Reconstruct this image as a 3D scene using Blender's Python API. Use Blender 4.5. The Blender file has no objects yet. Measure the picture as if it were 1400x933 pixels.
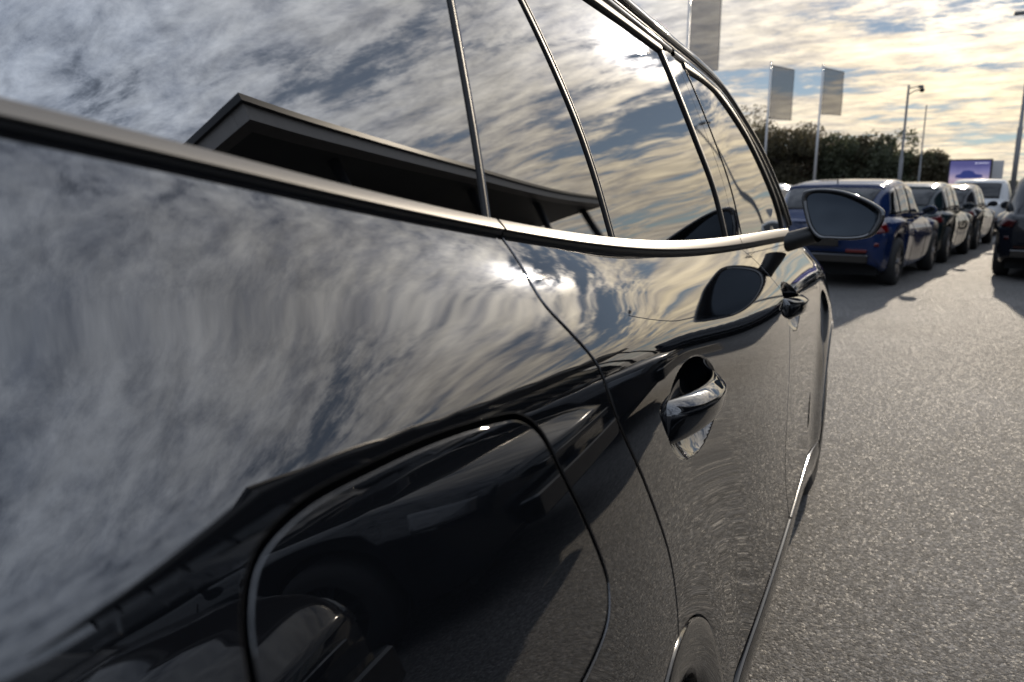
import bpy, math, random
import numpy as np
from mathutils import Vector, Matrix
from mathutils.geometry import delaunay_2d_cdt

R = math.radians
scene = bpy.context.scene
col = scene.collection

# ------------------------------------------------------------------ camera
cam_d = bpy.data.cameras.new('camera'); cam = bpy.data.objects.new('camera', cam_d); col.objects.link(cam)
cam.location = (0, 0, 1.25)
cam.rotation_euler = (R(90-11.35), 0, R(27.6))
cam_d.sensor_width = 36; cam_d.lens = 26.0
cam_d.clip_start = .02; cam_d.clip_end = 3000
cam_d.dof.use_dof = True; cam_d.dof.focus_distance = 1.15; cam_d.dof.aperture_fstop = 6.0
scene.camera = cam

# ------------------------------------------------------------------ sky and sun
SUN_EL, SUN_AZ = R(18.0), R(4.0)          # azimuth measured from +Y towards +X
SUN = Vector((math.sin(SUN_AZ)*math.cos(SUN_EL), math.cos(SUN_AZ)*math.cos(SUN_EL), math.sin(SUN_EL)))
world = bpy.data.worlds.new('World'); scene.world = world; world.use_nodes = True
wt = world.node_tree; wt.nodes.clear()
def wn(t, **k):
    n = wt.nodes.new(t)
    for a, b in k.items(): setattr(n, a, b)
    return n
def wl(a, b): wt.links.new(a, b)
def wmath(op, a, b=None, c=None, clamp=False):
    n = wn('ShaderNodeMath', operation=op, use_clamp=clamp)
    for i, v in enumerate((a, b, c)):
        if v is None: continue
        if isinstance(v, (int, float)): n.inputs[i].default_value = v
        else: wl(v, n.inputs[i])
    return n.outputs[0]
def wmix(f, a, b, blend='MIX'):
    n = wn('ShaderNodeMix', data_type='RGBA', blend_type=blend)
    for i, v in ((0, f), (6, a), (7, b)):
        if isinstance(v, (int, float)): n.inputs[i].default_value = v
        elif isinstance(v, tuple): n.inputs[i].default_value = (*v, 1)
        else: wl(v, n.inputs[i])
    return n.outputs[2]
def wramp(f, stops):
    n = wn('ShaderNodeMapRange', interpolation_type='SMOOTHSTEP'); wl(f, n.inputs[0])
    n.inputs[1].default_value, n.inputs[2].default_value = stops
    return n.outputs[0]
sky = wn('ShaderNodeTexSky', sky_type='NISHITA', sun_disc=False)
sky.sun_elevation = SUN_EL; sky.sun_rotation = SUN_AZ; sky.air_density = .8; sky.dust_density = .0; sky.ozone_density = 1.6
tc = wn('ShaderNodeTexCoord')
nrm = wn('ShaderNodeVectorMath', operation='NORMALIZE'); wl(tc.outputs['Generated'], nrm.inputs[0])
sep = wn('ShaderNodeSeparateXYZ'); wl(nrm.outputs[0], sep.inputs[0])
den = wmath('ADD', wmath('MAXIMUM', sep.outputs[2], 0.0), 0.13)
cu = wmath('DIVIDE', sep.outputs[0], den); cv = wmath('DIVIDE', sep.outputs[1], den)
cvec = wn('ShaderNodeCombineXYZ'); wl(cu, cvec.inputs[0]); wl(cv, cvec.inputs[1])
def wnoise(scale, detail, rough, dist, rot=0, sx=1, sy=1, off=(0, 0, 0)):
    m = wn('ShaderNodeMapping'); wl(cvec.outputs[0], m.inputs[0])
    m.inputs['Rotation'].default_value = (0, 0, rot); m.inputs['Scale'].default_value = (sx, sy, 1); m.inputs['Location'].default_value = off
    n = wn('ShaderNodeTexNoise'); wl(m.outputs[0], n.inputs['Vector'])
    n.inputs['Scale'].default_value = scale; n.inputs['Detail'].default_value = detail
    n.inputs['Roughness'].default_value = rough; n.inputs['Distortion'].default_value = dist
    return n.outputs[0]
big = wnoise(1.25, 9, .58, .25, .5, 1.0, 1.6, (3.1, 1.7, 0))         # where there is cloud at all
fine = wnoise(4.6, 10, .70, .25, .35, 1.0, 1.7, (1.2, 5.3, 0))        # the billows and wisps
soft = wnoise(.7, 4, .5, .2, 0, 1, 1.3, (7.7, 2.1, 0))                # thick and thin decks
cover = wramp(wmath('ADD', wmath('ADD', wmath('MULTIPLY', big, .58), wmath('MULTIPLY', fine, .36)), wmath('MULTIPLY_ADD', wramp(sep.outputs[2], (.2, .7)), .035, wmath('MULTIPLY', soft, .16))), (.460, .548))
lump = wramp(wmath('ADD', wmath('ADD', wmath('MULTIPLY', fine, .55), wmath('MULTIPLY', soft, .2)), wmath('MULTIPLY', big, .25)), (.39, .635))
sd = wn('ShaderNodeVectorMath', operation='DOT_PRODUCT'); wl(nrm.outputs[0], sd.inputs[0]); sd.inputs[1].default_value = SUN
dot = wmath('MAXIMUM', sd.outputs['Value'], 0.0)
near = wmath('POWER', dot, 8.0); glow = wmath('POWER', dot, 40.0); halo = wmath('POWER', dot, 130.0); core = wmath('POWER', dot, 2200.0)
low = wmath('SUBTRACT', 1.0, wramp(sep.outputs[2], (.02, .42)))      # warmer towards the horizon
warm = wmath('MULTIPLY', near, wmath('ADD', .45, wmath('MULTIPLY', low, .55)), clamp=True)
shade = wmix(warm, (.36, .43, .57), (.60, .50, .38))
lit = wmix(warm, (.94, 1.05, 1.24), (1.26, .98, .52))
cloud = wmix(lump, shade, lit)
high = wramp(sep.outputs[2], (.10, .75))
gain = wmath('ADD', wmath('ADD', wmath('MULTIPLY_ADD', high, .36, .74), wmath('MULTIPLY', glow, .36)), wmath('MULTIPLY_ADD', halo, 1.5, wmath('MULTIPLY', core, 24.0)))
tuft = wnoise(7.5, 8, .66, .3, .9, 1.0, 1.4, (4.4, .8, 0))
mott = wn('ShaderNodeMapRange'); wl(tuft, mott.inputs[0])
for i_, v_ in zip((1, 2, 3, 4), (.34, .66, 8.6, 11.8)): mott.inputs[i_].default_value = v_
gn = wn('ShaderNodeVectorMath', operation='SCALE'); wl(cloud, gn.inputs[0]); wl(wmath('MULTIPLY', gain, mott.outputs[0]), gn.inputs['Scale'])
clear = wn('ShaderNodeVectorMath', operation='SCALE'); wl(sky.outputs[0], clear.inputs[0]); clear.inputs['Scale'].default_value = .50
thin = wmix(.30, clear.outputs[0], (4.2, 4.2, 4.3))
final = wmix(cover, thin, gn.outputs[0])
bg = wn('ShaderNodeBackground'); wl(final, bg.inputs[0]); bg.inputs[1].default_value = .1
wout = wn('ShaderNodeOutputWorld'); wl(bg.outputs[0], wout.inputs[0])
sun_d = bpy.data.lights.new('sun', 'SUN'); sun_d.energy = 4.2; sun_d.angle = R(.9); sun_d.color = (1, .86, .68)
sun = bpy.data.objects.new('sun', sun_d); col.objects.link(sun)
sun.rotation_euler = SUN.to_track_quat('Z', 'Y').to_euler()

vs = scene.view_settings
vs.view_transform = 'Standard'; vs.look = 'None'; vs.exposure = .3; vs.gamma = 1; vs.use_curve_mapping = False
scene.cycles.use_denoising = True
scene.cycles.max_bounces = 8; scene.cycles.transparent_max_bounces = 12
scene.cycles.sample_clamp_indirect = 6
scene.cycles.caustics_reflective = False; scene.cycles.caustics_refractive = False

# ------------------------------------------------------------------ materials
def mat(name, color=(.5, .5, .5), rough=.5, metal=0.0, ior=1.5, spec=.5, coat=0.0, emit=None, estr=1.0, var=0.0, vscale=8.0, bump=0.0, bscale=40.0, rvar=0.0):
    m = bpy.data.materials.new(name); m.use_nodes = True
    nt = m.node_tree; p = nt.nodes['Principled BSDF']
    p.inputs['Base Color'].default_value = (*color, 1); p.inputs['Roughness'].default_value = rough
    p.inputs['Metallic'].default_value = metal; p.inputs['IOR'].default_value = ior
    p.inputs['Specular IOR Level'].default_value = spec; p.inputs['Coat Weight'].default_value = coat
    p.inputs['Coat Roughness'].default_value = .03
    if emit: p.inputs['Emission Color'].default_value = (*emit, 1); p.inputs['Emission Strength'].default_value = estr
    if var or bump or rvar:
        t = nt.nodes.new('ShaderNodeTexCoord')
    if var:
        n = nt.nodes.new('ShaderNodeTexNoise'); n.inputs['Scale'].default_value = vscale; n.inputs['Detail'].default_value = 5
        nt.links.new(t.outputs['Object'], n.inputs['Vector'])
        mr = nt.nodes.new('ShaderNodeMapRange'); nt.links.new(n.outputs[0], mr.inputs[0])
        mr.inputs[1].default_value = .3; mr.inputs[2].default_value = .7; mr.inputs[3].default_value = 1-var; mr.inputs[4].default_value = 1+var
        v = nt.nodes.new('ShaderNodeVectorMath'); v.operation = 'SCALE'; v.inputs[0].default_value = color
        nt.links.new(mr.outputs[0], v.inputs['Scale']); nt.links.new(v.outputs[0], p.inputs['Base Color'])
    if rvar:
        n = nt.nodes.new('ShaderNodeTexNoise'); n.inputs['Scale'].default_value = vscale; n.inputs['Detail'].default_value = 6
        nt.links.new(t.outputs['Object'], n.inputs['Vector'])
        mr = nt.nodes.new('ShaderNodeMapRange'); nt.links.new(n.outputs[0], mr.inputs[0])
        mr.inputs[1].default_value = .4; mr.inputs[2].default_value = .75; mr.inputs[3].default_value = rough; mr.inputs[4].default_value = rough+rvar
        nt.links.new(mr.outputs[0], p.inputs['Roughness'])
    if bump:
        n = nt.nodes.new('ShaderNodeTexNoise'); n.inputs['Scale'].default_value = bscale; n.inputs['Detail'].default_value = 4
        nt.links.new(t.outputs['Object'], n.inputs['Vector'])
        b = nt.nodes.new('ShaderNodeBump'); b.inputs['Strength'].default_value = bump; b.inputs['Distance'].default_value = .01
        nt.links.new(n.outputs[0], b.inputs['Height']); nt.links.new(b.outputs[0], p.inputs['Normal'])
    return m

def paint(name, color, rough=.02, ior=1.55, rvar=.02):
    return mat(name, color, rough, ior=ior, rvar=rvar, vscale=5)
M = {}
M['black_paint'] = paint('black_metallic_paint', (.0025, .0030, .0040), .010, 2.02, .012)
M['gloss_black'] = mat('gloss_black_trim', (.002, .002, .0025), .02, ior=2.0)
M['glass'] = mat('dark_tinted_glass', (.0012, .0014, .0016), .004, ior=4.2, rvar=.006, vscale=14)
M['car_glass'] = mat('car_window_glass', (.004, .005, .006), .02, ior=1.5)
M['seal'] = mat('black_rubber_seal', (.004, .004, .004), .55)
M['gap'] = mat('black_shut_gap', (.0015, .0015, .0015), .8, spec=.1)
M['strip'] = mat('satin_grey_metal_strip', (.145, .138, .128), .52, metal=.7)
M['chrome'] = mat('chrome', (.62, .62, .62), .08, metal=1)
M['cladding'] = mat('gloss_black_cladding', (.003, .003, .003), .06, ior=1.7)
M['tyre'] = mat('tyre_rubber', (.012, .012, .012), .75, bump=.2, bscale=120)
M['rim'] = mat('alloy_rim', (.30, .30, .31), .3, metal=.9)
M['rim_dark'] = mat('dark_rim', (.03, .03, .032), .3, metal=.6)
M['mirror'] = mat('mirror_glass', (.034, .040, .047), .06, metal=1)
M['red_lamp'] = mat('red_lamp_lens', (.075, .002, .003), .08, ior=1.6)
M['dark_red_lamp'] = mat('smoked_red_lamp_lens', (.03, .001, .0015), .08, ior=1.5)
M['clear_lamp'] = mat('clear_lamp_lens', (.06, .062, .066), .08, ior=1.6)
M['plate_white'] = mat('number_plate', (.55, .55, .52), .4)
M['plate_yellow'] = mat('yellow_number_plate', (.55, .42, .05), .4)
M['under'] = mat('underbody', (.004, .004, .004), .9)

def dust(m, scale, thr, pick, col_):
    """sparse specks of dust on an otherwise clean surface"""
    nt = m.node_tree; p = nt.nodes['Principled BSDF']; L = nt.links.new
    t = nt.nodes.new('ShaderNodeTexCoord'); v = nt.nodes.new('ShaderNodeTexVoronoi'); v.inputs['Scale'].default_value = scale; L(t.outputs['Object'], v.inputs['Vector'])
    s = nt.nodes.new('ShaderNodeSeparateColor'); L(v.outputs['Color'], s.inputs[0])
    sz = nt.nodes.new('ShaderNodeMath'); sz.operation = 'MULTIPLY'; L(s.outputs[1], sz.inputs[0]); sz.inputs[1].default_value = thr
    lt = nt.nodes.new('ShaderNodeMath'); lt.operation = 'LESS_THAN'; L(v.outputs['Distance'], lt.inputs[0]); L(sz.outputs[0], lt.inputs[1])
    gt = nt.nodes.new('ShaderNodeMath'); gt.operation = 'GREATER_THAN'; L(s.outputs[0], gt.inputs[0]); gt.inputs[1].default_value = pick
    mu = nt.nodes.new('ShaderNodeMath'); mu.operation = 'MULTIPLY'; L(lt.outputs[0], mu.inputs[0]); L(gt.outputs[0], mu.inputs[1])
    x = nt.nodes.new('ShaderNodeMix'); x.data_type = 'RGBA'; L(mu.outputs[0], x.inputs[0]); x.inputs[6].default_value = p.inputs['Base Color'].default_value; x.inputs[7].default_value = (*col_, 1)
    L(x.outputs[2], p.inputs['Base Color'])
dust(M['black_paint'], 60, .060, .86, (.10, .095, .085)); dust(M['glass'], 70, .060, .88, (.10, .10, .095))
# ------------------------------------------------------------------ helpers
def tag(o, label=None, cat=None, group=None, kind=None):
    for k, v in (('label', label), ('category', cat), ('group', group), ('kind', kind)):
        if v: o[k] = v
    return o
def empty(name, loc=(0, 0, 0), rz=0.0):
    o = bpy.data.objects.new(name, None); col.objects.link(o); o.location = loc; o.rotation_euler = (0, 0, rz); o.empty_display_size = .2
    return o
def mesh_obj(name, verts, faces, m, parent=None, smooth=True, normals=None):
    me = bpy.data.meshes.new(name)
    me.from_pydata([tuple(map(float, v)) for v in verts], [], [tuple(map(int, f)) for f in faces])
    if smooth: me.polygons.foreach_set('use_smooth', [True]*len(me.polygons))
    if normals is not None: me.normals_split_custom_set_from_vertices([tuple(map(float, n)) for n in normals])
    me.update()
    me.materials.append(M[m] if isinstance(m, str) else m)
    o = bpy.data.objects.new(name, me); col.objects.link(o)
    if parent: o.parent = parent
    return o
def copy_tree(o, parent=None):
    c = o.copy(); col.objects.link(c); c.parent = parent
    for ch in list(o.children): copy_tree(ch, c)
    return c
class MB:
    """collects simple solids into one mesh"""
    def __init__(s): s.v = []; s.f = []
    def add(s, v, f):
        n = len(s.v); s.v += [tuple(map(float, p)) for p in v]; s.f += [tuple(i+n for i in q) for q in f]; return s
    def box(s, a, b, bev=0.0):
        (x0, y0, z0), (x1, y1, z1) = a, b
        if bev <= 0:
            return s.add([(x0, y0, z0), (x1, y0, z0), (x1, y1, z0), (x0, y1, z0), (x0, y0, z1), (x1, y0, z1), (x1, y1, z1), (x0, y1, z1)],
                         [(0, 3, 2, 1), (4, 5, 6, 7), (0, 1, 5, 4), (1, 2, 6, 5), (2, 3, 7, 6), (3, 0, 4, 7)])
        c = [(x0+bev, y0), (x1-bev, y0), (x1, y0+bev), (x1, y1-bev), (x1-bev, y1), (x0+bev, y1), (x0, y1-bev), (x0, y0+bev)]
        cx, cy = (x0+x1)/2, (y0+y1)/2
        ins = lambda p: (p[0]+(bev if p[0] < cx else -bev)*.7, p[1]+(bev if p[1] < cy else -bev)*.7)
        v = [(*ins(p), z0) for p in c]+[(*p, z0+bev) for p in c]+[(*p, z1-bev) for p in c]+[(*ins(p), z1) for p in c]
        f = [tuple(range(7, -1, -1)), tuple(range(24, 32))]
        for k in range(3):
            for i in range(8): j = (i+1) % 8; f.append((k*8+i, k*8+j, k*8+8+j, k*8+8+i))
        return s.add(v, f)
    def tube(s, pts, rad, n=8, cap=True):
        pts = [Vector(p) for p in pts]; rad = rad if hasattr(rad, '__len__') else [rad]*len(pts)
        v = []; f = []; ref = None
        for i, p in enumerate(pts):
            d = (pts[min(i+1, len(pts)-1)]-pts[max(i-1, 0)]).normalized()
            if ref is None: ref = d.orthogonal().normalized()
            ref = (ref-d*ref.dot(d)).normalized(); q = d.cross(ref)
            for k in range(n):
                a = 2*math.pi*k/n; v.append(p+(ref*math.cos(a)+q*math.sin(a))*rad[i])
        for i in range(len(pts)-1):
            for k in range(n): j = (k+1) % n; f.append((i*n+k, i*n+j, i*n+n+j, i*n+n+k))
        if cap: f += [tuple(range(n-1, -1, -1)), tuple(range((len(pts)-1)*n, len(pts)*n))]
        return s.add(v, f)
    def lathe_x(s, prof, n=40, c=(0, 0, 0), close=False):
        """prof of (x, r), turned about the x axis"""
        v = []; f = []; m = len(prof)
        for k in range(n):
            a = 2*math.pi*k/n
            for x, r in prof: v.append((c[0]+x, c[1]+r*math.cos(a), c[2]+r*math.sin(a)))
        for k in range(n):
            j = (k+1) % n
            for i in range(m if close else m-1):
                i2 = (i+1) % m; f.append((k*m+i, k*m+i2, j*m+i2, j*m+i))
        return s.add(v, f)
    def build(s, name, m, parent=None, smooth=False):
        return mesh_obj(name, s.v, s.f, m, parent, smooth)
def grid_obj(name, P, nu, nv, m, parent=None, flip=False):
    """P: array (nu,nv,3)"""
    P = np.asarray(P).reshape(nu*nv, 3)
    f = [(i*nv+j, i*nv+j+1, (i+1)*nv+j+1, (i+1)*nv+j) for i in range(nu-1) for j in range(nv-1)]
    if flip: f = [q[::-1] for q in f]
    return mesh_obj(name, P, f, m, parent)
def catmull(pts, step=.006, closed=False):
    P = np.asarray(pts, float); n = len(P); out = []
    rng = range(n if closed else n-1)
    for i in rng:
        p1, p2 = P[i], P[(i+1) % n]
        p0 = P[(i-1) % n] if closed or i > 0 else 2*p1-p2
        p3 = P[(i+2) % n] if closed or i+2 < n else 2*p2-p1
        k = max(1, int(np.linalg.norm(p2-p1)/step))
        for j in range(k):
            t = j/k
            out.append(.5*(2*p1+(p2-p0)*t+(2*p0-5*p1+4*p2-p3)*t*t+(3*p1-p0-3*p2+p3)*t**3))
    if not closed: out.append(P[-1])
    return np.array(out)
def resample(loop, step):
    P = np.asarray(loop, float); keep = [P[0]]
    out = []
    for i in range(len(P)):
        a, b = P[i], P[(i+1) % len(P)]; L = np.linalg.norm(b-a)
        if L < 1e-7: continue
        k = max(1, int(round(L/step)))
        out += [a+(b-a)*j/k for j in range(k)]
    res = [out[0]]
    for p in out[1:]:
        if np.linalg.norm(p-res[-1]) > step*.35: res.append(p)
    if np.linalg.norm(res[-1]-res[0]) < step*.35: res.pop()
    return np.array(res)
def area2(P): return float(np.sum(P[:, 0]*np.roll(P[:, 1], -1)-np.roll(P[:, 0], -1)*P[:, 1]))
def offs(P, d):
    """move a ccw loop inwards by d; returns loop and outward normals"""
    e1 = P-np.roll(P, 1, 0); e2 = np.roll(P, -1, 0)-P
    n1 = np.stack([e1[:, 1], -e1[:, 0]], 1); n2 = np.stack([e2[:, 1], -e2[:, 0]], 1)
    n1 /= np.linalg.norm(n1, axis=1)[:, None]+1e-12; n2 /= np.linalg.norm(n2, axis=1)[:, None]+1e-12
    n = n1+n2; L = np.linalg.norm(n, axis=1)[:, None]; n = n/(L+1e-12)
    c = np.clip(np.sum(n*n1, 1), .55, 1)[:, None]
    return P-n*d/c, n
def inside(P, q):
    x, y = q[:, 0], q[:, 1]; r = np.zeros(len(q), bool); n = len(P); j = n-1
    for i in range(n):
        xi, yi = P[i]; xj, yj = P[j]
        c = ((yi > y) != (yj > y)) & (x < (xj-xi)*(y-yi)/(yj-yi+1e-15)+xi)
        r ^= c; j = i
    return r
def dist_loop(P, q):
    d = np.full(len(q), 1e9)
    for i in range(len(P)):
        a = P[i]; b = P[(i+1) % len(P)]; ab = b-a; t = np.clip(((q-a)@ab)/(ab@ab+1e-15), 0, 1)
        d = np.minimum(d, np.linalg.norm(q-a-t[:, None]*ab, axis=1))
    return d
ORIGIN_X = 0.0
def panel(name, loop, surf, m, parent=None, step=.01, gap=.002, rad=.0022, depth=.02, holes=(), lift=0.0, dense=None):
    """a sheet cut to an outline in (y, z) on the surface x = surf(y, z), with rolled edges and shut faces"""
    rings = []
    for k, L in enumerate([loop]+list(holes)):
        P = resample(L, step*.8 if k == 0 else min(step, .005))
        if area2(P) < 0: P = P[::-1]
        d = gap/2+rad
        Q, n = offs(P, d if k == 0 else -d)
        rings.append((Q, n if k == 0 else -n))
    Q0 = rings[0][0]
    lo, hi = Q0.min(0), Q0.max(0)
    gy, gz = np.meshgrid(np.arange(lo[0], hi[0], step), np.arange(lo[1], hi[1], step*.8))
    gy = gy+(np.arange(gy.shape[0])[:, None] % 2)*step*.5
    pts = np.stack([gy.ravel(), gz.ravel()], 1)
    if dense:
        (cy, cz, ry, rz), st = dense
        pts = pts[((pts[:, 0]-cy)/ry)**2+((pts[:, 1]-cz)/rz)**2 > 1]
        a, b = np.meshgrid(np.arange(cy-ry, cy+ry, st), np.arange(cz-rz, cz+rz, st)); q = np.stack([a.ravel(), b.ravel()], 1)
        q = q[((q[:, 0]-cy)/ry)**2+((q[:, 1]-cz)/rz)**2 <= 1]; pts = np.concatenate([pts, q])
    pts = pts[inside(Q0, pts)]; keep = dist_loop(Q0, pts) > step*.35
    for H, _ in rings[1:]: keep &= ~inside(H, pts) & (dist_loop(H, pts) > step*.3)
    pts = pts[keep]
    V = [Vector(p) for p in pts]; E = []
    for Q, _ in rings:
        b = len(V); V += [Vector(p) for p in Q]; E += [(b+i, b+(i+1) % len(Q)) for i in range(len(Q))]
    v2, e2, f2, ov, oe, of = delaunay_2d_cdt(V, E, [], 2, 1e-7)
    where = {}
    for i, o in enumerate(ov):
        for k in o: where[k] = i
    yz = np.array([(p[0], p[1]) for p in v2])
    e = 8e-4
    def xyz(q): return np.stack([surf(q[:, 0], q[:, 1]), q[:, 0], q[:, 1]], 1)
    def nor(q):
        dy = (surf(q[:, 0]+e, q[:, 1])-surf(q[:, 0]-e, q[:, 1]))/2/e; dz = (surf(q[:, 0], q[:, 1]+e)-surf(q[:, 0], q[:, 1]-e))/2/e
        n = np.stack([np.ones(len(q)), -dy, -dz], 1); return n/np.linalg.norm(n, axis=1)[:, None]
    N = nor(yz); X = xyz(yz)+N*lift
    verts = [X]; norms = [N]; faces = []
    cen = np.array([yz[list(t[:3])].mean(0) for t in f2]); okf = inside(Q0, cen)
    for H, _ in rings[1:]: okf &= ~inside(H, cen)
    for ti, t in enumerate(f2):
        if not okf[ti]: continue
        a, b, c = (yz[i] for i in t[:3])
        cr = (b[0]-a[0])*(c[1]-a[1])-(b[1]-a[1])*(c[0]-a[0])
        faces.append(tuple(t) if cr > 0 else tuple(t)[::-1])
    total = len(X); b0 = len(pts)
    for k, (Q, n2) in enumerate(rings):
        prev = [where[b0+i] for i in range(len(Q))]; b0 += len(Q)
        NN = nor(Q); dy = (surf(Q[:, 0]+e, Q[:, 1])-surf(Q[:, 0]-e, Q[:, 1]))/2/e; dz = (surf(Q[:, 0], Q[:, 1]+e)-surf(Q[:, 0], Q[:, 1]-e))/2/e
        T = np.stack([dy*n2[:, 0]+dz*n2[:, 1], n2[:, 0], n2[:, 1]], 1); T /= np.linalg.norm(T, axis=1)[:, None]
        base = xyz(Q)+NN*lift
        for a, dd in ((25, 0), (50, 0), (72, 0), (90, 0), (90, depth)):
            ca, sa = math.cos(R(a)), math.sin(R(a))
            verts.append(base+T*rad*sa-NN*(rad*(1-ca)+dd)); norms.append(NN*ca+T*sa)
            cur = list(range(total, total+len(Q))); total += len(Q)
            for i in range(len(Q)):
                j = (i+1) % len(Q); q = (prev[i], cur[i], cur[j], prev[j])
                faces.append(q if k == 0 else q[::-1])
            prev = cur
    Vv = np.concatenate(verts); Vv[:, 0] -= ORIGIN_X
    return mesh_obj(name, Vv, faces, m, parent, True, np.concatenate(norms))
def ribbon(name, curve, surf, m, parent, half, lift, n=6, taper=True):
    """a rounded moulding that follows a (y, z) curve on a surface; half = half width"""
    c = np.asarray(curve, float); d = np.gradient(c, axis=0); d /= np.linalg.norm(d, axis=1)[:, None]
    nn = np.stack([d[:, 1], -d[:, 0]], 1); half = np.broadcast_to(half, (len(c),)); P = []
    for k in range(n+1):
        a = math.pi*k/n; q = c+nn*(half*-math.cos(a))[:, None]
        x = surf(q[:, 0], q[:, 1])+lift*math.sin(a)**.6-(.004 if k in (0, n) else 0)
        P.append(np.stack([x-ORIGIN_X, q[:, 0], q[:, 1]], 1))
    P = np.stack(P, 1)
    return grid_obj(name, P, len(c), n+1, m, parent, flip=True)
# ------------------------------------------------------------------ body surfaces of the black car
def spline(xs, ys):
    """natural cubic spline, linear beyond the ends"""
    xs = np.asarray(xs, float); ys = np.asarray(ys, float); n = len(xs)
    h = np.diff(xs); A = np.eye(n); b = np.zeros(n)
    for i in range(1, n-1):
        A[i, i-1] = h[i-1]; A[i, i] = 2*(h[i-1]+h[i]); A[i, i+1] = h[i]
        b[i] = 6*((ys[i+1]-ys[i])/h[i]-(ys[i]-ys[i-1])/h[i-1])
    m = np.linalg.solve(A, b)
    s0 = (ys[1]-ys[0])/h[0]-h[0]*m[1]/6; s1 = (ys[-1]-ys[-2])/h[-1]+h[-1]*m[-2]/6
    def f(x):
        x = np.asarray(x, float); xc = np.clip(x, xs[0], xs[-1])
        i = np.clip(np.searchsorted(xs, xc)-1, 0, n-2)
        a = (xs[i+1]-xc)/h[i]; c = (xc-xs[i])/h[i]
        r = a*ys[i]+c*ys[i+1]+((a**3-a)*m[i]+(c**3-c)*m[i+1])*h[i]**2/6
        return r+np.minimum(x-xs[0], 0)*s0+np.maximum(x-xs[-1], 0)*s1
    return f
belt_z = spline([-.6, -.1, .176, .39, .644, 1.15, 1.874, 3.089, 4.0], [1.335, 1.31, 1.275, 1.242, 1.207, 1.153, 1.112, 1.07, 1.03])
belt_x = spline([-.6, -.2, .1, .4, .8, 1.3, 2.0, 2.9, 3.4, 4.0], [-.42, -.350, -.326, -.330, -.341, -.352, -.362, -.375, -.40, -.56])
def tilt_table(ss, tt, sig=0.0):
    s = np.linspace(-.1, 1.2, 2601); ds = s[1]-s[0]; t = np.interp(s, ss, tt)
    if sig:
        k = np.exp(-.5*(np.arange(-120, 121)*ds/sig)**2); k /= k.sum()
        t = np.convolve(np.pad(t, 120, mode='edge'), k, 'valid')
    t = np.tan(np.radians(t))
    I = np.concatenate([[0], np.cumsum((t[1:]+t[:-1])/2*np.diff(s))]); I -= np.interp(0, s, I)
    return spline(s[::4], I[::4]) if False else (lambda x: np.interp(x, s, I))
door_prof = tilt_table([0, .03, .05, .062, .076, .095, .115, .125, .133, .15, .20, .28, .40, .50, .60, .70, .80, .9], [52, 46, 42.5, 39.5, 42, 39, 33.5, 28, 16, 11, 8, 5, 3, 2, 2, 3, 4, 2], .004)
rear_prof = tilt_table([0, .02, .04, .055, .07, .085, .10, .119, .1245, .131, .150, .20, .30, .40, .50, .60, .8], [46, 39, 36.2, 35, 36.4, 35.5, 34, 32.5, 28, 17, 15.5, 14.5, 12.5, 9.5, 6, 4, 2], .0030)
crease_s = spline([-.3, .105, .233, .365, .67, .94, 1.4, 2.2, 3.2], [.175, .159, .143, .134, .115, .108, .120, .125, .125])
def sstep(x, a, b):
    t = np.clip((np.asarray(x, float)-a)/(b-a), 0, 1); return t*t*t*(t*(6*t-15)+10)
RW = (.70, .355); FW = (3.20, .345)
def flank(y, z):
    y = np.asarray(y, float); z = np.asarray(z, float)
    s = belt_z(y)-z
    sc = crease_s(y); m = sc/.125; a = np.minimum(s, sc)/m; b = np.maximum(s-sc, 0)
    k = sstep(y, .30, 1.0)
    x = belt_x(y)
    for w, f in ((1-k, rear_prof), (k, door_prof)):
        x = x+w*(m*f(a)+np.where(b > 0, f(.125+b)-f(.125), 0))
    for (cy, cz), a in ((RW, .016), (FW, .022)):
        r = np.hypot(y-cy, z-cz)
        x = x+a*np.exp(-((r-.40)/.13)**2)*sstep(z, .2, .45)
    return x
glass_T = tilt_table([0, .1, .2, .3, .4, .5], [11, 12.5, 14.5, 17, 20.5, 25])
def green(y, z):
    h = np.asarray(z, float)-belt_z(y)
    return belt_x(y)-.012-np.sign(h)*np.abs(glass_T(h))
# ------------------------------------------------------------------ the black car in front
XC = -1.13                                   # its centre line
black_car = empty('parked_car', (XC, 1.9, 0))
tag(black_car, 'glossy black car filling the foreground, seen along its right flank', 'car')
ORIGIN_X = XC
def near(o):
    """the panels are modelled in world y; the car's origin stands at y = 1.9"""
    me = o.data
    n = len(me.vertices); a = np.empty(n*3); me.vertices.foreach_get('co', a); a = a.reshape(n, 3); a[:, 1] -= 1.9
    me.vertices.foreach_set('co', a.ravel()); me.update(); return o

HANDLES = ((.975, .966), (2.10, .948))
def handle_pit(y, z, cy, cz):
    r2 = ((y-cy)/.150)**2+((z-cz)/.064)**2
    r2 = r2+.25*((y-cy)/.150)*((z-cz)/.064)
    return .036*np.clip(1-r2, 0, 1)**.85
def door_surf(y, z):
    x = flank(y, z)
    for cy, cz in HANDLES: x = x-handle_pit(y, z, cy, cz)
    return x
top_edge = lambda y0, y1: [(y, float(belt_z(y))+.0045) for y in np.linspace(y0, y1, max(2, int(abs(y1-y0)/.02)))]
def arc(c, r, a0, a1, n=40): return [(c[0]+r*math.cos(R(a)), c[1]+r*math.sin(R(a))) for a in np.linspace(a0, a1, n)]
ARCH = .40
gap_rear = catmull([(.620, float(belt_z(.620))+.004), (.611, 1.192), (.600, 1.155), (.618, 1.121), (.632, 1.097), (.657, 1.030), (.708, .953), (.749, .880), (.762, .837), (.762, .79), (.757, .752)])
gap_mid = catmull([(1.955, float(belt_z(1.955))+.004), (1.985, 1.05), (1.995, .985), (1.980, .92), (1.915, .78), (1.875, .65), (1.89, .55), (1.96, .45), (2.03, .37)])
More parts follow.
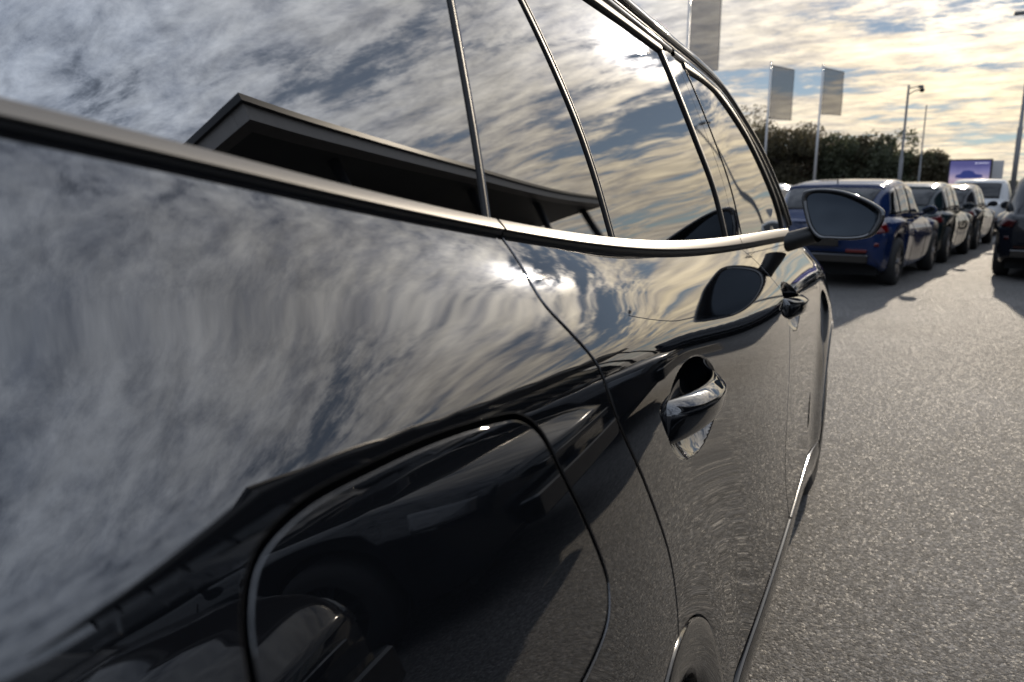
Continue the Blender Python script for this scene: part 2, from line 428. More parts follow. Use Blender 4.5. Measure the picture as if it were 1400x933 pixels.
gap_front = catmull([(3.00, float(belt_z(3.0))+.004), (2.95, .98), (2.90, .85), (2.84, .65), (2.80, .50), (2.79, .37)])
flap_loop = catmull([(.173, 1.050), (.173, 1.074), (.178, 1.096), (.192, 1.112), (.224, 1.1185), (.269, 1.117), (.342, 1.111), (.419, 1.100), (.456, 1.091), (.483, 1.071), (.505, 1.032), (.530, .987), (.550, .941), (.552, .916), (.530, .896), (.465, .890), (.38, .896), (.285, .914), (.213, .952), (.181, 1.003)], .005, True)

# the quarter panel with the opening for the flap
a_end = math.degrees(math.atan2(.752-RW[1], .757-RW[0]))
quarter = list(map(tuple, gap_rear))+arc(RW, ARCH, a_end, 176)+[(.24, .36), (-.02, .36), (-.10, .40), (-.26, .62), (-.34, .95), (-.38, float(belt_z(-.38)))]+top_edge(-.38, .622)[1:-1]
RB = black_car
p_quarter = near(panel('quarter_panel', quarter, flank, 'black_paint', RB, step=.008, gap=.0046, rad=.0012, holes=[flap_loop]))
p_flap = near(panel('charge_flap', flap_loop, flank, 'black_paint', RB, step=.007, gap=.0046, rad=.0011, depth=.012, lift=-.0004))
rdoor = list(map(tuple, gap_mid[::-1]))[:-1]+top_edge(1.955, .622)[:-1]+list(map(tuple, gap_rear))+arc(RW, ARCH, a_end, 2.2)[1:]
fdoor = list(map(tuple, gap_front[::-1]))[:-1]+top_edge(3.0, 1.955)[:-1]+list(map(tuple, gap_mid))
fend = arc(FW, ARCH, 176, 20)+[(3.72, .47), (3.80, .62), (3.82, .80), (3.78, float(belt_z(3.78))-.10)]+top_edge(3.70, 3.0)[:-1]+list(map(tuple, gap_front[:-6]))
d_rear = near(panel('rear_door', rdoor, door_surf, 'black_paint', RB, step=.009, gap=.0050, rad=.0016, dense=((.975, .966, .165, .075), .0022)))
d_front = near(panel('front_door', fdoor, door_surf, 'black_paint', RB, step=.012, gap=.0050, rad=.0016, dense=((2.10, .948, .165, .075), .0035)))
p_fend = near(panel('front_fender', fend, flank, 'black_paint', RB, step=.014, gap=.0050, rad=.0016))

# black shell behind the gaps
yy = np.linspace(-.36, 3.78, 140); zz = np.linspace(0, 1, 24)
P = np.zeros((140, 24, 3))
for i, y in enumerate(yy):
    lo = .34
    for c in (RW, FW):
        if abs(y-c[0]) < ARCH+.01: lo = max(lo, c[1]+math.sqrt(max(0, (ARCH+.01)**2-(y-c[0])**2)))
    z = lo+(float(belt_z(y))+.012-lo)*zz
    x = door_surf(np.full(24, y), z)-.016
    P[i] = np.stack([x-XC, np.full(24, y), z], 1)
near(grid_obj('inner_shell', P, 140, 24, 'gap', RB))

# door handles
def handle(cy, cz, parent):
    n, P = 41, []
    for t in np.linspace(0, 1, n):
        y = cy-.152+.290*t
        arch_ = math.sin(math.pi*min(1, max(0, t)))**.55
        out = .047*arch_*(.80+.28*t)
        zc = cz+.026-.014*t
        hh = .056*(1-.34*t)
        th = .012+.020*arch_
        base = float(flank(y, cz))-.008
        x0 = base+out-th; x1 = base+out
        sec = [(x0, zc+hh*.20), (x0+th*.2, zc+hh*.30), (x0+th*.55, zc+hh*.22), (x1-.001, zc+hh*.02), (x1, zc-hh*.06), (x1-th*.10, zc-hh*.55), (x1-th*.22, zc-hh*.72), (x0+th*.3, zc-hh*.70), (x0, zc-hh*.3)]
        P.append([(a-XC, y-1.9, b) for a, b in sec])
    m = len(P[0]); v = [q for s in P for q in s]
    f = [(i*m+j, i*m+(j+1) % m, (i+1)*m+(j+1) % m, (i+1)*m+j) for i in range(n-1) for j in range(m)]
    f += [tuple(range(m-1, -1, -1)), tuple((n-1)*m+j for j in range(m))]
    o = mesh_obj('door_handle', v, [q[::-1] for q in f], 'black_paint', parent)
    s = o.modifiers.new('smooth', 'SUBSURF'); s.levels = s.render_levels = 2
    return o
handle(*HANDLES[0], d_rear); handle(*HANDLES[1], d_front)

# wheel arch cladding, sill strip, rocker
def ring_clad(c, a0, a1, name):
    n = 60; P = []
    for a in np.linspace(a0, a1, n):
        row = []
        for r, o in ((.400, -.010), (.3995, .0015), (.398, .0030), (.380, .0042), (.345, .004), (.330, .002), (.326, -.012), (.326, -.10)):
            y, z = c[0]+r*math.cos(R(a)), c[1]+r*math.sin(R(a)); row.append((float(flank(y, z))+o-XC, y, z))
        P.append(row)
    return near(grid_obj(name, np.array(P), n, 8, 'cladding', RB, flip=True))
ring_clad(RW, -8, 188, 'wheel_arch_trim'); ring_clad(FW, -8, 188, 'wheel_arch_trim')
def sill_part(y0, y1, prof, name, m, parent):
    ys = np.linspace(y0, y1, 40); P = [[(float(flank(y, .345))+a-XC, y, z) for a, z in prof] for y in ys]
    return near(grid_obj(name, np.array(P), 40, len(prof), m, parent, flip=True))
strip_prof = [(-.006, .377), (.002, .3765), (.0034, .3755), (.0036, .374), (.002, .3728), (-.006, .3725)]
sill_part(1.105, 2.02, strip_prof, 'sill_strip', 'cladding', d_rear)
sill_part(2.035, 2.775, strip_prof, 'sill_strip', 'cladding', d_front)
sill_part(1.10, 2.80, [(-.006, .368), (.0, .360), (.002, .32), (-.006, .26), (-.03, .215), (-.09, .19)], 'rocker_panel', 'cladding', RB)

# greenhouse: glass, pillars, mouldings
def bz(y, d=0.0): return float(belt_z(y))+d
strip_w = spline([-.2, .2, .64, 1.15, 1.87, 2.86, 3.2], [.014, .014, .0155, .022, .031, .040, .042])
roof_edge = catmull([(-.62, 1.40), (-.40, 1.51), (-.05, 1.570), (.5, 1.598), (1.0, 1.600), (1.371, 1.596), (1.693, 1.588), (2.0, 1.577), (2.232, 1.556), (2.442, 1.497), (2.689, 1.405), (2.924, 1.274), (3.03, 1.200), (3.13, 1.118)], .02)
line1 = catmull([(.618, bz(.62, .012)), (.625, 1.30), (.632, 1.39), (.645, 1.50), (.662, 1.56)], .02)
line2 = catmull([(.992, bz(.99, .015)), (.958, 1.28), (.913, 1.364), (.827, 1.472), (.74, 1.55)], .02)
bp1 = catmull([(1.838, bz(1.838, .02)), (1.790, 1.256), (1.695, 1.368), (1.625, 1.465), (1.578, 1.544)], .02)
bp2 = catmull([(1.957, bz(1.957, .02)), (1.905, 1.272), (1.778, 1.438), (1.692, 1.553)], .02)
bp3 = catmull([(2.045, bz(2.045, .02)), (1.99, 1.272), (1.865, 1.428), (1.775, 1.541)], .02)
ftop = catmull([(1.78, 1.541), (2.0, 1.539), (2.173, 1.522), (2.39, 1.463), (2.55, 1.396), (2.792, 1.258), (2.885, 1.17), (2.905, bz(2.9, .03))], .02)
rtop = catmull([(.74, 1.545), (1.034, 1.549), (1.317, 1.549), (1.578, 1.544)], .02)
qtop = catmull([(.03, 1.50), (.2, 1.535), (.45, 1.54), (.662, 1.545)], .02)
qrear = catmull([(.188, bz(.188, .012)), (.176, 1.292), (.155, 1.315), (.11, 1.37), (.05, 1.46), (.03, 1.50)], .02)
beltg = lambda y0, y1: [(y, bz(y, float(strip_w(y))*.8)) for y in np.linspace(y0, y1, max(2, int(abs(y1-y0)/.03)))]
def lp(*parts):
    out = []
    for p in parts: out += [tuple(q) for q in p]
    res = [out[0]]
    for q in out[1:]:
        if math.hypot(q[0]-res[-1][0], q[1]-res[-1][1]) > .002: res.append(q)
    if math.hypot(res[0][0]-res[-1][0], res[0][1]-res[-1][1]) < .002: res.pop()
    return res
def wavy(off, amp):
    """rolled glass is never quite flat"""
    return lambda y, z: green(y, z)+amp*np.sin(9*y+3*z+off)*np.sin(7*z-2*y+off*2)+off*0
def above(c, d): return [(a, b+d) for a, b in c]
near(panel('quarter_window', lp(beltg(.19, .618), line1[1:], qtop[::-1], qrear[::-1]), wavy(.3, .00025), 'glass', RB, step=.02, gap=.004, rad=.0015, depth=.008))
near(panel('fixed_window', lp(beltg(.625, .987), line2, above(rtop[:1], 0), [(.70, 1.547)], line1[::-1]), lambda y, z: wavy(2.1, .0005)(y, z)+.0012, 'glass', d_rear, step=.02, gap=.006, rad=.0012, depth=.01))
near(panel('door_window', lp(beltg(1.0, 1.832), bp1, rtop[::-1], line2[::-1]), wavy(1.1, .0003), 'glass', d_rear, step=.02, gap=.006, rad=.0012, depth=.01))
near(panel('pillar_trim', lp(beltg(1.845, 1.952), bp2, [(1.64, 1.550)], bp1[::-1]), lambda y, z: green(y, z)+.004, 'gloss_black', d_rear, step=.02, gap=.004, rad=.002, depth=.012))
near(panel('pillar_trim', lp(beltg(1.963, 2.04), bp3, [(1.735, 1.548)], bp2[::-1]), lambda y, z: green(y, z)+.003, 'gloss_black', d_front, step=.02, gap=.004, rad=.002, depth=.012))
near(panel('door_window', lp(beltg(2.052, 2.89), ftop[::-1], bp3[::-1]), wavy(4.0, .0005), 'glass', d_front, step=.02, gap=.006, rad=.0012, depth=.01))
def edge_up(c, d):
    c = np.asarray(c); t = np.gradient(c, axis=0); t /= np.linalg.norm(t, axis=1)[:, None]
    return c+np.stack([-t[:, 1], t[:, 0]], 1)*d
gsurf = lambda k: (lambda y, z: green(y, z)+k)
def nr(*a, **k): return near(ribbon(*a, **k))
nr('window_seal', line1, gsurf(0), 'seal', d_rear, .0035, .003)
nr('window_bar', edge_up(line1, -.005), gsurf(0), 'gloss_black', d_rear, .0012, .003)
nr('window_seal', line2, gsurf(0), 'seal', d_rear, .006, .004)
nr('window_bar', edge_up(line2, -.009), gsurf(0), 'strip', d_rear, .0025, .004)
nr('window_seal', bp1, gsurf(0), 'seal', d_rear, .013, .006)
nr('window_seal', bp3, gsurf(0), 'seal', d_front, .004, .005)
nr('window_seal', ftop, gsurf(0), 'seal', d_front, .013, .008)
nr('window_seal', rtop, gsurf(0), 'seal', d_rear, .009, .008)
nr('window_seal', qtop, gsurf(0), 'seal', RB, .009, .008)
nr('window_surround', edge_up(qrear, .006), gsurf(0), 'strip', RB, .009, .007)
nr('window_seal', edge_up(qrear, .020), gsurf(0), 'seal', RB, .006, .005)
# door frames above the glass and the roof side
def band(name, ya, yb, d0, d1, lift, m, parent):
    c = [q for q in roof_edge if ya <= q[0] <= yb]
    nr(name, edge_up(c, -(d0+d1)/2), gsurf(0), m, parent, abs(d1-d0)/2, lift)
band('window_frame', -.3, 1.68, .022, .040, .010, 'gloss_black', d_rear)
band('window_frame', 1.685, 3.10, .020, .044, .010, 'gloss_black', d_front)
band('roof_seal', -.55, 3.10, .012, .024, .007, 'seal', RB)
band('roof_side', -.6, 3.12, -.012, .014, .016, 'black_paint', RB)
# the belt moulding and its seals
def belt_strip(y0, y1, parent):
    ys = np.linspace(y0, y1, 90); P = []
    for y in ys:
        w = float(strip_w(y)); g = belt_x(y); z = bz(y)
        P.append([(g+a-XC, y, z+w*k) for a, k in ((-.020, 1.03), (-.0075, 1.05), (-.006, 1.02), (.0022, .46), (.0028, .40), (.0015, .36), (-.01, .35))])
    return near(grid_obj('belt_strip', np.array(P), 90, 7, 'strip', parent, flip=True))
def belt_seal(y0, y1, parent):
    ys = np.linspace(y0, y1, 90); P = []
    for y in ys:
        w = float(strip_w(y)); g = belt_x(y); z = bz(y)
        P.append([(g+a-XC, y, z+k) for a, k in ((-.012, w*.5), (-.001, w*.38), (-.001, w*.12), (-.004, -.001), (-.02, -.006))])
    return near(grid_obj('belt_seal', np.array(P), 90, 5, 'seal', parent, flip=True))
belt_strip(.17, .623, RB); belt_strip(.629, 1.950, d_rear); belt_strip(1.957, 2.97, d_front)
belt_seal(-.3, .625, RB); belt_seal(.628, 1.952, d_rear); belt_seal(1.957, 3.0, d_front)
# dark shell under the glass, and the D pillar behind the quarter window
gy = np.linspace(-.5, 3.02, 90); P = np.zeros((90, 16, 3)); rz_ = spline(*zip(*[tuple(q) for q in roof_edge[::6]]))
for i, y in enumerate(gy):
    z0 = bz(y, -.02); z1 = max(z0+.01, float(rz_(y))-.004); z = np.linspace(z0, z1, 16)
    P[i] = np.stack([green(np.full(16, y), z)-.012-XC, np.full(16, y), z], 1)
near(grid_obj('cabin_shell', P, 90, 16, 'gap', RB))
near(panel('rear_pillar', lp(top_edge(-.42, .165), qrear[1:-1]-np.array([[.028, 0]]), [(.0, 1.505), (.0, 1.55), (-.2, 1.52), (-.42, 1.46)]), lambda y, z: green(y, z)+.010, 'black_paint', RB, step=.02, gap=.003, rad=.003))

# mirror the finished flank to the far side
for o in list(RB.children):
    c = o.copy(); col.objects.link(c); c.parent = RB; c.scale = (-1, 1, 1)
    for s in o.children:
        d = s.copy(); col.objects.link(d); d.parent = c

# roof, windscreen, tailgate, bonnet, bumpers
re_ = np.array([(float(green(y, z))-.006-XC, y-1.9, z) for y, z in roof_edge])
def across(seg, crown, nv=25):
    P = np.zeros((len(seg), nv, 3)); t = np.gradient(re_, axis=0)
    for i, k in enumerate(seg):
        a = re_[k]; n = np.array([0, -t[k][2], t[k][1]]); n /= np.linalg.norm(n)
        if n[2] < 0: n = -n
        for j, u in enumerate(np.linspace(1, -1, nv)):
            P[i, j] = (a[0]*u, a[1], a[2])+n*crown*(1-abs(u)**2.4)
    return P
iy = lambda y: int(np.argmin(abs(roof_edge[:, 0]-y)))
seg = list(range(iy(-.30), iy(2.12)+1)); grid_obj('roof', across(seg, .055), len(seg), 25, 'black_paint', RB, flip=True)
seg = list(range(iy(2.12), len(roof_edge))); grid_obj('windscreen', across(seg, .075), len(seg), 25, 'glass', RB, flip=True)
def cross_patch(name, rows, m):
    """rows: (y, z, half width, crown)"""
    P = np.array([[(w*u, y-1.9+(cy*(1-u*u)), z+c*(1-abs(u)**3)) for u in np.linspace(1, -1, 25)] for y, z, w, c, cy in rows])
    return grid_obj(name, P, len(rows), 25, m, RB, flip=True)
cross_patch('bonnet', [(3.02, 1.075, .765, .035, .22), (3.2, 1.06, .76, .03, .2), (3.45, 1.02, .72, .028, .14), (3.65, .97, .65, .025, .12), (3.80, .88, .60, .02, .12), (3.86, .80, .60, .0, .12)], 'black_paint')
cross_patch('front_bumper', [(3.80, .84, .66, 0, .16), (3.86, .76, .70, 0, .16), (3.86, .60, .74, 0, .16), (3.87, .42, .76, 0, .15), (3.82, .26, .74, 0, .12), (3.66, .20, .72, 0, .1)], 'black_paint')
cross_patch('tailgate', [(-.58, 1.00, .66, 0, -.10), (-.59, 1.16, .68, 0, -.10), (-.56, 1.26, .66, 0, -.10)][::-1], 'black_paint')
cross_patch('rear_window', [(-.55, 1.27, .66, 0, -.10), (-.45, 1.40, .62, .01, -.06), (-.33, 1.53, .57, .03, -.02), (-.28, 1.56, .56, .04, 0)][::-1], 'glass')
cross_patch('rear_bumper', [(-.57, 1.00, .70, 0, -.12), (-.60, .80, .78, 0, -.12), (-.60, .55, .80, 0, -.12), (-.50, .34, .78, 0, -.10), (-.30, .28, .76, 0, 0)][::-1], 'black_paint')
for s in (1, -1):
    h = MB(); h.add([(s*.50, 3.97-1.9, .82), (s*.80, 3.76-1.9, .90), (s*.82, 3.70-1.9, .83), (s*.78, 3.84-1.9, .74), (s*.48, 3.98-1.9, .75)], [(0, 1, 2, 3, 4)] if s > 0 else [(4, 3, 2, 1, 0)])
    h.build('headlight', 'clear_lamp', RB)
    h = MB(); h.box((s*.55-.13, -.625-1.9, .98), (s*.55+.13, -.60-1.9, 1.10), .01); h.build('tail_light', 'red_lamp', RB)

# wheels
def wheel(name, parent, x, y, r, w=.22, out=1, mrim='rim', spokes=5):
    """out = +1 when the face of the wheel looks to +x"""
    root = MB()
    prof = [(-w/2, r*.66), (-w/2-.004, r*.80), (-w/2+.012, r*.95), (-w/2+.04, r), (w/2-.04, r), (w/2-.012, r*.95), (w/2+.004, r*.80), (w/2, r*.66)]
    t = MB(); t.lathe_x(prof, 44); tyre = t.build('tyre', 'tyre', parent, True); tyre.location = (x, y, r)
    h = MB(); h.lathe_x([(-w/2+.02, r*.665), (w/2-.005, r*.68), (w/2-.012, r*.63), (0, r*.60), (-.02, .02), (-.02, 0.001)], 44)
    hub = h.build('rim', 'rim_dark', tyre, True)
    s = MB()
    for k in range(spokes):
        a0 = 2*math.pi*k/spokes
        for da in (-.16, .16):
            ca, sa = math.cos(a0+da*.35), math.sin(a0+da*.35); cb, sb = math.cos(a0+da*1.35), math.sin(a0+da*1.35)
            q = [(r*.10, ca, sa), (r*.64, cb, sb)]; v = []
            for rr, c, n in q:
                for dx in (w/2-.035, w/2-.010):
                    for dl in (-.018, .018): v.append((dx, rr*c-dl*n, rr*n+dl*c))
            s.add(v, [(0, 1, 3, 2), (4, 6, 7, 5), (0, 4, 5, 1), (2, 3, 7, 6), (0, 2, 6, 4), (1, 5, 7, 3)])
    s.lathe_x([(w/2-.03, .055), (w/2-.006, .05), (w/2-.004, .03), (w/2-.004, .001)], 20)
    sp = s.build('spoke_wheel', mrim, tyre)
    if out < 0: tyre.scale = (-1, 1, 1)
    tyre.name = name
    return tyre
for c in (RW, FW):
    for s in (1, -1): wheel('wheel', RB, s*(XC*-1-.345), c[0]-1.9, .318, .22, s, 'rim_dark')
u = MB(); u.box((-.62, -.45-1.9, .20), (.62, 3.72-1.9, .62)); u.build('underbody', 'under', RB)

# door mirror
def door_mirror():
    out = [(-.300, 1.247), (-.283, 1.259), (-.237, 1.263), (-.173, 1.2545), (-.104, 1.228), (-.058, 1.199), (-.0525, 1.180), (-.056, 1.156), (-.080, 1.117), (-.130, 1.1025), (-.205, 1.1015), (-.243, 1.105), (-.272, 1.136), (-.290, 1.182), (-.301, 1.225)]
    loop = catmull(out, .008, True); c = loop.mean(0); Y0 = 2.60; n = len(loop)
    def ring(scale, y, dz=0, dx=0): return [(c[0]+(p[0]-c[0])*scale+dx-XC, y-1.9+(c[0]-p[0])*.10, c[1]+(p[1]-c[1])*scale+dz) for p in loop]
    rings = [ring(.845, Y0+.045), ring(.845, Y0+.006), ring(.86, Y0+.001), ring(.955, Y0-.004), ring(.99, Y0), ring(1.0, Y0+.008), ring(1.0, Y0+.03), ring(.97, Y0+.07), ring(.87, Y0+.11, -.004, -.005), ring(.66, Y0+.14, -.008, -.01), ring(.3, Y0+.152, -.01, -.012)]
    v = [p for r_ in rings for p in r_]; f = []
    for k in range(len(rings)-1):
        for i in range(n): j = (i+1) % n; f.append((k*n+i, k*n+j, k*n+n+j, k*n+n+i))
    f.append(tuple((len(rings)-1)*n+i for i in range(n)))
    root = mesh_obj('door_mirror', v, [q[::-1] for q in f], 'gloss_black', RB)
    g = [(p[0], Y0-1.9+.022+.12*(p[0]-(c[0]-XC))+.13*(p[2]-c[1]), p[2]) for p in ring(.848, Y0)]; mesh_obj('mirror_glass', g, [tuple(range(n))], 'mirror', root, False)
    P = []
    for t in np.linspace(0, 1, 12):
        xx = -.245-(.085*t); y = Y0+.07-.04*t; z = 1.118-.028*t; hw = .030+.004*t; hd = .055+.012*t
        P.append([(xx-XC+.01*math.cos(a), y-1.9+hd*math.cos(a), z+hw*math.sin(a)) for a in np.linspace(0, 2*math.pi, 20)])
    grid_obj('mirror_arm', np.array(P), 12, 20, 'seal', root)
    return root
door_mirror()
ORIGIN_X = 0.0
# ------------------------------------------------------------------ the other parked cars
def make_car(label, group, color, L=3.95, W=1.74, H=1.46, wb=2.50, suv=0.0, roof=None, plate='plate_yellow', mrim='rim', name='parked_car', lamp='red_lamp'):
    root = empty(name); tag(root, label, 'car', group)
    pm = paint('car_paint', color, .04, 1.5, .03); rm = roof or pm
    hl = L/2; hw = W/2; rr = .325+.03*suv
    ya, yb = -wb/2-.02, wb/2-.02
    ztop = spline([0, .03, .10, .30, .55, .66, .74, .86, .95, 1.0], [v+.08*suv for v in [.86, .93, .955, .945, .925, .915, .88, .80, .70, .58]])
    half = spline([0, .012, .04, .10, .3, .6, .82, .92, .975, 1.0], [k*hw for k in [.72, .85, .935, .985, 1.0, 1.0, .985, .93, .80, .66]])
    zlow = spline([0, .03, .12, .5, .88, .97, 1.0], [v+.03*suv for v in [.36, .28, .22, .20, .21, .24, .32]])
    SEC = np.array([(.88, -.02), (.925, 0), (.950, .10), (.970, .26), (.985, .42), (.996, .56), (1.0, .64), (.990, .72), (.955, .82), (.905, .91), (.85, .96), (.70, .99), (.4, 1.005), (0, 1.01)])
    sec_s = np.linspace(0, 1, len(SEC)); sa = spline(sec_s, SEC[:, 0]); sb = spline(sec_s, SEC[:, 1])
    def body(u, v):
        """u 0..1 rear to front, v -1..1 round the section, +1 = right sill"""
        u = np.asarray(u, float); v = np.asarray(v, float); y = -hl+L*u; t = 1-np.abs(v)
        lo = zlow(u)+0*v
        for yc in (ya, yb):
            d = np.abs(y-yc); k = rr+.055
            lo = np.maximum(lo, np.where(d < k, rr+np.sqrt(np.maximum(0, k*k-d*d)), 0))
        hi = ztop(u); w = half(u)
        bow = .035*L*0
        a = sa(t); b = sb(t)
        return np.stack(np.broadcast_arrays(np.sign(v)*a*w, y+.13*(1-(np.abs(np.sign(v)*a))**2)*np.where(u > .5, np.clip((u-.93)/.07, 0, 1), -np.clip((.05-u)/.05, 0, 1)), lo+(hi-lo)*b), -1)
    us = np.unique(np.concatenate([np.linspace(0, .06, 8), np.linspace(.06, .94, 84), np.linspace(.94, 1, 8)]))
    vs_ = np.linspace(1, -1, 53)
    U, V = np.meshgrid(us, vs_, indexing='ij'); P = body(U, V); nu, nv = U.shape
    v = P.reshape(-1, 3); f = [(i*nv+j, i*nv+j+1, (i+1)*nv+j+1, (i+1)*nv+j) for i in range(nu-1) for j in range(nv-1)]
    f += [tuple(range(nv-1, -1, -1)), tuple((nu-1)*nv+j for j in range(nv))]
    b_ = mesh_obj('body', v, [q[::-1] for q in f], pm, root)
    hc = H-(.945+.08*suv)
    hcab = spline([.015, .05, .10, .15, .19, .25, .33, .42, .49, .54, .60, .655, .69], [0.02, .30*hc, .64*hc, .82*hc, .885*hc, .94*hc, .99*hc, hc, .94*hc, .80*hc, .50*hc, .18*hc, .0])
    if suv: hcab = spline([.01, .03, .06, .095, .13, .2, .33, .42, .49, .54, .60, .655, .69], [0.0, .30*hc, .64*hc, .85*hc, .90*hc, .95*hc, .99*hc, hc, .94*hc, .80*hc, .50*hc, .18*hc, .0])
    CS = np.array([(1, -.03), (.995, .04), (.975, .2), (.93, .45), (.885, .66), (.845, .82), (.79, .93), (.68, .985), (.45, 1.0), (0, 1.015)])
    cs_s = np.linspace(0, 1, len(CS)); ca = spline(cs_s, CS[:, 0]); cb = spline(cs_s, CS[:, 1])
    u0, u1 = (.012, .685)
    def cab(u, v):
        u = np.asarray(u, float); v = np.asarray(v, float); t = 1-np.abs(v)
        w = half(np.clip(u, .05, .9))*.895-.10*hw*np.clip((.14-u)/.14, 0, 1)-.06*hw*np.clip((u-.5)/.2, 0, 1)
        a, b = ca(t), cb(t); y = -hl+L*u+.055*(1-a*a)*np.clip((u-.45)/.1, -1, 1)*np.clip(abs(u-.34)/.1, 0, 1)
        return np.stack(np.broadcast_arrays(np.sign(v)*a*w, y, ztop(u)-.012+np.maximum(hcab(u), 0)*b), -1)
    U, V = np.meshgrid(np.linspace(u0, u1, 60), np.linspace(1, -1, 45), indexing='ij')
    grid_obj('cabin', cab(U, V), 60, 45, rm, root, flip=False)
    def patch(surf, uf, vf, n, m_, lift, mname, pname, parent=root):
        """uf(s,t), vf(s,t) over the unit square"""
        S_, T_ = np.meshgrid(np.linspace(0, 1, n), np.linspace(0, 1, m_), indexing='ij')
        u, v = uf(S_, T_), vf(S_, T_); e = 2e-3
        du = surf(u+e, v)-surf(u-e, v); dv = surf(u, v+e)-surf(u, v-e); nn = np.cross(dv, du); nn /= np.linalg.norm(nn, axis=-1)[..., None]+1e-9
        sgn = np.sign(np.sum(nn*(surf(u, v)-np.array([0, 0, .6])), -1))[..., None]; nn *= np.where(sgn == 0, 1, sgn)
        Q = surf(u, v)+nn*lift
        skirt = surf(u, v)-nn*.004
        Pp = np.zeros((n+2, m_+2, 3)); Pp[1:-1, 1:-1] = Q; Pp[0, 1:-1] = skirt[0]; Pp[-1, 1:-1] = skirt[-1]; Pp[1:-1, 0] = skirt[:, 0]; Pp[1:-1, -1] = skirt[:, -1]
        Pp[0, 0] = skirt[0, 0]; Pp[0, -1] = skirt[0, -1]; Pp[-1, 0] = skirt[-1, 0]; Pp[-1, -1] = skirt[-1, -1]
        return grid_obj(pname, Pp, n+2, m_+2, mname, parent)
    lerp = lambda a, b, t: a+(b-a)*t
    r0, r1 = (.035, .118) if not suv else (.02, .080)
    patch(cab, lambda s, t: lerp(r0, r1, s), lambda s, t: lerp(-.34, .34, t)*(1.12-.12*s), 10, 16, .005, 'car_glass', 'rear_window')
    patch(cab, lambda s, t: lerp(.515, .668, s), lambda s, t: lerp(-.36, .36, t), 12, 16, .005, 'car_glass', 'windscreen')
    patch(cab, lambda s, t: lerp(r1+.012, r1+.030, s), lambda s, t: lerp(-.36, .36, t), 3, 14, .014, rm, 'roof_spoiler')
    for sg in (1, -1):
        # windows: low edge at |v| = .87, high edge at |v| = .46
        for a0, a1, b0, b1, nm in ((.10, .19, .15, .215, 'quarter_window'), (.205, .375, .228, .36, 'side_window'), (.392, .60, .378, .515, 'side_window')):
            patch(cab, lambda s, t: lerp(lerp(a0, a1, s), lerp(b0, b1, s), t), lambda s, t: sg*lerp(.87, .46, t), 10, 8, .005, 'car_glass', nm)
        patch(body, lambda s, t: lerp(.003, .045, s)+.02*t*0, lambda s, t: sg*lerp(.33, .47, t), 8, 6, .006, lamp, 'tail_light')
        patch(body, lambda s, t: lerp(.006, .012, s), lambda s, t: sg*lerp(.66, .70, t), 4, 4, .006, lamp, 'reflector')
        patch(body, lambda s, t: lerp(.925, .985, s), lambda s, t: sg*lerp(.36, .50, t), 8, 6, .006, 'clear_lamp', 'headlight')
        for uu in (.213, .384, .60):
            patch(body, lambda s, t: lerp(uu, uu+.0022, s), lambda s, t: sg*lerp(.36, .93, t), 2, 16, .0025, 'gap', 'door_gap')
        for uu in (.245, .415):
            h = MB(); c = body(np.array([uu]), np.array([sg*.50]))[0]; h.box((c[0]-.02, c[1]-.08, c[2]-.014), (c[0]+.02*1, c[1]+.08, c[2]+.014), .006) if sg > 0 else h.box((c[0]-.02, c[1]-.08, c[2]-.014), (c[0]+.02, c[1]+.08, c[2]+.014), .006)
            h.build('door_handle', pm, root)
        c = cab(np.array([.585]), np.array([sg*.9]))[0]
        mi = MB(); n = 16; rings = []
        for yy_, sc in ((0, .78), (.004, .97), (.03, 1.0), (.07, .86), (.10, .5)):
            rings.append([(c[0]+sg*(.13+.105*sc*math.cos(2*math.pi*k/n)), c[1]+yy_, c[2]+.07+.068*sc*math.sin(2*math.pi*k/n)*(1+.2*math.cos(2*math.pi*k/n))) for k in range(n)])
        mi.add([p for q in rings for p in q], [(k*n+i, k*n+(i+1) % n, k*n+n+(i+1) % n, k*n+n+i) for k in range(4) for i in range(n)]+[tuple(range(64, 80))])
        mi.tube([(c[0]-sg*.02, c[1]+.05, c[2]), (c[0]+sg*.07, c[1]+.05, c[2]+.03)], .025, 8)
        mo = mi.build('door_mirror', pm, root, True)
        g = MB(); g.add([(p[0], p[1]+.001, p[2]) for p in rings[0]], [tuple(range(n))]); g.build('mirror_glass', 'mirror', mo)
        for yc in (ya, yb): wheel('wheel', root, sg*(hw-.115), yc, rr, .21, sg, mrim)
    mb = MB(); mb.box((-hw*.80, -hl+.20, .16), (hw*.80, hl-.22, .62)); mb.build('underbody', 'under', root)
    # tail: lower bumper insert, plate, badge, wiper, plate light bar, aerial
    patch(body, lambda s, t: lerp(.0005, .030, s), lambda s, t: lerp(-1, 1, t)*.995*(1-.10*s)*0+lerp(-.93, -.80, s)*0+lerp(.80, .95, s), 5, 3, .008, 'cladding', 'bumper_insert')
    ye = -hl-.13
    zt = .86+.08*suv
    k = MB(); k.box((-.27, ye-.006, zt-.31), (.27, ye+.03, zt-.185), .006); k.build('plate_recess', 'cladding', root)
    for sg in (1, -1):
        k = MB(); k.box((sg*hw*.56-.13, ye-.004+.035, .475), (sg*hw*.56+.13, ye+.10, .515), .006); k.build('reflector', lamp, root)
    k = MB(); k.box((-hw*.74, ye-.008, .34), (hw*.74, ye+.06, .45), .012); k.build('bumper_insert', 'cladding', root)
    k = MB(); k.box((-hw*.70, ye-.003, zt-.40), (hw*.70, ye+.05, zt-.385)); k.build('tailgate_gap', 'gap', root)
    k = MB(); k.lathe_x([(0, .045), (.012, .045), (.012, .036), (0, .034)], 24); bo = k.build('badge', 'chrome', root); bo.rotation_euler = (0, 0, R(-90)); bo.location = (0, ye+.004, zt-.10)
